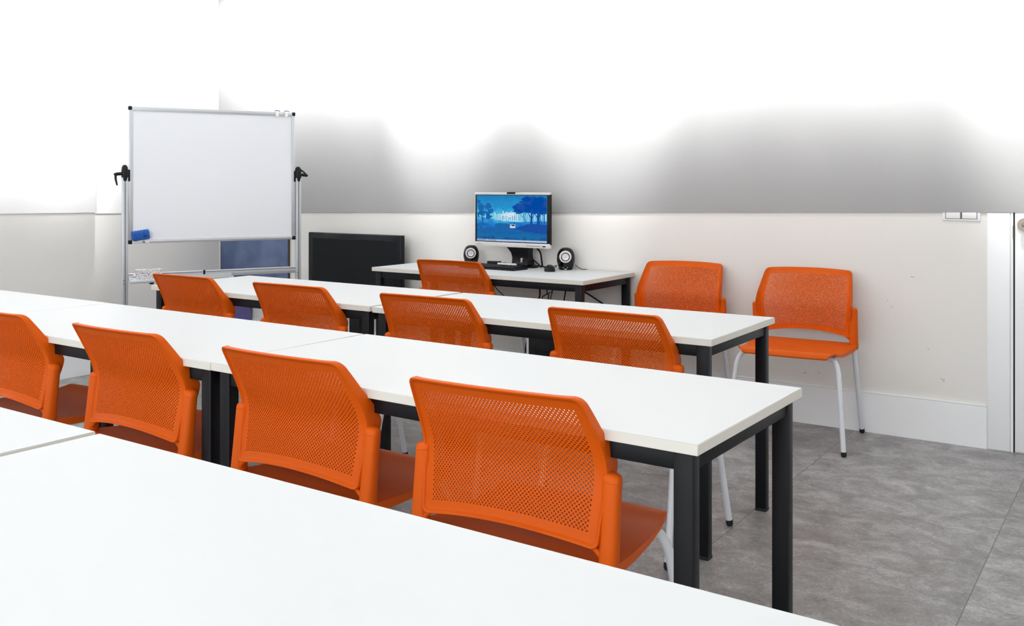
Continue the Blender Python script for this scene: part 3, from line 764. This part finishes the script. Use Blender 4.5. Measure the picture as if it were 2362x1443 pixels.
MB().box(-.045, .045, -.016, .016, 0, .032, BLACKP, .003, 2).obj('hub_body', hb)
b = MB()
for k in range(4): b.box(-.036+k*.019, -.024+k*.019, -.0168, -.0155, .007, .013, GREYP)
b.obj('hub_ports', hb)

# computer tower under the desk
pc = thing('computer_tower', 'black computer tower with a silver edge on the floor under the desk', 'computer', (-2.845, 4.60, 0))
MB().box(-.090, .090, -.16, .24, .008, .40, BLACKP, .005, 2).obj('case', pc)
MB().box(-.103, -.088, -.163, .24, .006, .402, SILVER, .003, 2).obj('silver_side_strip', pc)
b = MB(); b.box(-.075, .08, -.1635, -.159, .29, .33, GLOSSB, .001, 1); b.box(-.075, .08, -.1635, -.159, .235, .275, GLOSSB, .001, 1); b.tube([(.03, -.159, .19), (.03, -.166, .19)], .008, GREYP, 12); b.obj('drive_bay', pc)
b = MB()
for sx in (-.07, .07):
    for sy in (-.13, .2): b.tube([(sx, sy, 0), (sx, sy, .01)], .012, RUBBER, 12)
b.obj('rubber_feet', pc)

def cable(pts, r, label, n=8, seg=8):
    P = [Vector(p) for p in pts]; out = []
    for i in range(len(P)-1):
        a = P[max(i-1, 0)]; b_ = P[i]; c = P[i+1]; d_ = P[min(i+2, len(P)-1)]
        for k in range(seg):
            t = k/seg
            out.append(.5*((2*b_)+(-a+c)*t+(2*a-5*b_+4*c-d_)*t*t+(-a+3*b_-3*c+d_)*t**3))
    out.append(P[-1])
    o = MB().tube(out, r, BLACKP, n).obj('cable'); o['label'] = label; o['category'] = 'cable'
    return o
def atY(px, py, Y):
    f_, yh, yaw, h_ = 2172.5, 429.28, .60153, 1.24329
    c_, s_ = math.cos(yaw), math.sin(yaw); u = (px-1181)/f_
    dx, dy = -s_+u*c_, c_+u*s_; d_ = Y/dy
    return Vector((dx*d_, Y, h_-(py-yh)*d_/f_))
ZU = TH-.03
def drop(px_list, Y, r, label, tail):
    pts = [atY(px, py, Y) for px, py in px_list]
    cable(pts+[Vector(t_) for t_ in tail], r, label)
drop([(1246, 655), (1245, 670), (1243, 690), (1218, 775), (1212, 812)], 4.90, .0055, 'thick black cable hanging straight under the desk, left of the other cords', [(-3.28, 4.90, .05), (-3.20, 4.88, .006)])
drop([(1261, 660), (1262, 675), (1264, 690), (1236, 775), (1240, 815)], 4.91, .0035, 'thin black cable hanging behind the computer tower under the desk', [(-3.10, 4.90, .006)])
drop([(1276, 660), (1273, 672), (1258, 680), (1250, 690)], 4.925, .0030, 'thin black cable crossing leftward in an arc under the desk', [(-3.16, 4.925, .40), (-3.10, 4.91, .006)])
drop([(1275, 660), (1273, 676), (1270, 692)], 4.895, .0030, 'thin black cable hanging down in the middle of the cords under the desk', [(-3.06, 4.89, .42), (-3.02, 4.88, .20), (-2.96, 4.90, .01)])
drop([(1306, 660), (1304, 675), (1301, 695)], 4.90, .0045, 'black cable hanging down nearest the right leg of the desk', [(-2.98, 4.89, .44), (-2.95, 4.86, .405)])
drop([(1338, 668), (1360, 680), (1378, 692), (1392, 702), (1408, 722)], 4.935, .0048, 'thick black cable curving down to the right behind the desk leg', [(-2.60, 4.93, .35), (-2.52, 4.93, .1), (-2.5, 4.92, .006)])
drop([(1138, 655), (1146, 666), (1156, 676), (1164, 684)], 4.93, .0030, 'thin black cable curving to the right under the desk left of the chair', [(-3.35, 4.93, .45), (-3.3, 4.92, .2), (-3.25, 4.91, .006)])
# cords on the desk
ZD = TH+.0035
cable([(-2.985, 4.79, TH+.012), (-3.00, 4.85, TH+.025), (-3.04, 4.885, TH+.018), (-3.09, 4.87, ZD), (-3.13, 4.91, ZD)], .0022, 'thin mouse cord looping back behind the black mouse')
cable([(-3.26, 4.88, TH+.150), (-3.21, 4.90, TH+.14), (-3.165, 4.915, TH+.10), (-3.155, 4.92, TH+.05), (-3.155, 4.93, ZD+.002)], .0055, 'thick black cable from the back of the monitor to the desk right of its neck')
cable([(-3.42, 4.87, TH+.15), (-3.40, 4.88, TH+.128), (-3.36, 4.895, TH+.11), (-3.31, 4.90, TH+.09), (-3.24, 4.92, TH+.06), (-3.16, 4.925, ZD)], .0038, 'black cable slanting down behind the left side of the monitor neck')
cable([(-3.415, 4.86, TH+.020), (-3.40, 4.87, TH+.022), (-3.38, 4.90, TH+.016), (-3.30, 4.93, TH+.02), (-3.12, 4.935, ZD)], .003, 'black cord running from the usb hub to the monitor base')
cable([(-2.90, 4.90, TH+.03), (-2.885, 4.92, TH+.012), (-2.87, 4.93, ZD), (-2.84, 4.935, ZD)], .002, 'short black cord behind the right speaker')

# ------------------------------------------------------------------ camera
cam = bpy.data.cameras.new('camera'); co = bpy.data.objects.new('camera', cam); COL.objects.link(co)
co.location = (0, 0, 1.24329); co.rotation_euler = (PI/2, 0, .60153)
cam.sensor_width = 36; cam.lens = 36*2172.5/2362; cam.shift_y = -(721.5-429.28)/2362; cam.clip_start = .01
sc.camera = co

# ------------------------------------------------------------------ light
w = bpy.data.worlds.new('world'); sc.world = w; w.use_nodes = True
bg = w.node_tree.nodes['Background']; bg.inputs[0].default_value = (.95, .97, 1, 1); bg.inputs[1].default_value = .8
def area(name, loc, size, power, target=None, rot=None, color=(1, 1, 1), spread=180):
    l = bpy.data.lights.new(name, 'AREA'); l.shape = 'RECTANGLE'; l.size, l.size_y = size; l.energy = power; l.color = color; l.spread = D(spread)
    o = bpy.data.objects.new(name, l); COL.objects.link(o); o.location = loc
    if target is not None: o.rotation_euler = (Vector(target)-Vector(loc)).to_track_quat('-Z', 'Y').to_euler()
    elif rot: o.rotation_euler = rot
    return o
for i, (x, y) in enumerate([(-4.2, 1.2), (-1.6, 1.2), (-4.2, 3.0), (-1.9, 3.0), (.4, 2.0)]):
    area('ceiling_lamp', (x, y, CZ-.03), (1.2, .6), 6.5, rot=(0, 0, 0), color=(1, .99, .975))
# daylight from windows behind the camera
area('window_daylight', (-1.4, NY+.1, 1.35), (6.0, 2.5), 108, target=(-2.2, 4, 1.0), color=(.96, .98, 1))
# added unseen lights near the ceiling, grading the upper walls to white
def spot(loc, target, power, ang_, blend=1.0, r=.10):
    l = bpy.data.lights.new('added_wall_spot', 'SPOT'); l.energy = power; l.spot_size = D(ang_); l.spot_blend = blend; l.shadow_soft_size = r
    o = bpy.data.objects.new('added_wall_spot', l); COL.objects.link(o); o.location = loc
    o.rotation_euler = (Vector(target)-Vector(loc)).to_track_quat('-Z', 'Y').to_euler()
    return o
area('added_wall_strip', (-2.4, WY-.75, CZ-.06), (7.6, .12), 120, target=(-2.4, WY, 2.35), spread=68)
for x, zt_, p, cone, bl in [(-4.7, 2.2, 50, 46, .9), (-4.0, 1.96, 235, 41, .55), (-3.35, 2.1, 125, 42, .8), (-2.72, 1.96, 235, 41, .55), (-2.1, 2.1, 140, 42, .85), (-1.5, 2.1, 115, 42, .85), (-.95, 2.08, 130, 42, .85), (-.3, 1.92, 280, 42, .55)]:
    spot((x, WY-.9, CZ-.05), (x, WY, zt_), p, cone, bl)
area('added_left_wall_strip', (WLX+.8, 2.0, CZ-.05), (4.4, .12), 20, target=(WLX, 2.0, 2.3), spread=64)  # added with the spots below to whiten the upper left wall
spot((WRX+.9, 4.15, CZ-.05), (WRX, 3.95, 2.0), 110, 37, .35)
spot((WLX+.9, 3.35, CZ-.05), (WLX, 3.35, 1.97), 150, 39, .35)
spot((WLX+.9, 2.7, CZ-.05), (WLX, 2.7, 1.97), 150, 39, .35)

# ------------------------------------------------------------------ view
sc.view_settings.view_transform = 'Standard'; sc.view_settings.look = 'None'
sc.view_settings.exposure = 0; sc.view_settings.gamma = 1; sc.view_settings.use_curve_mapping = False
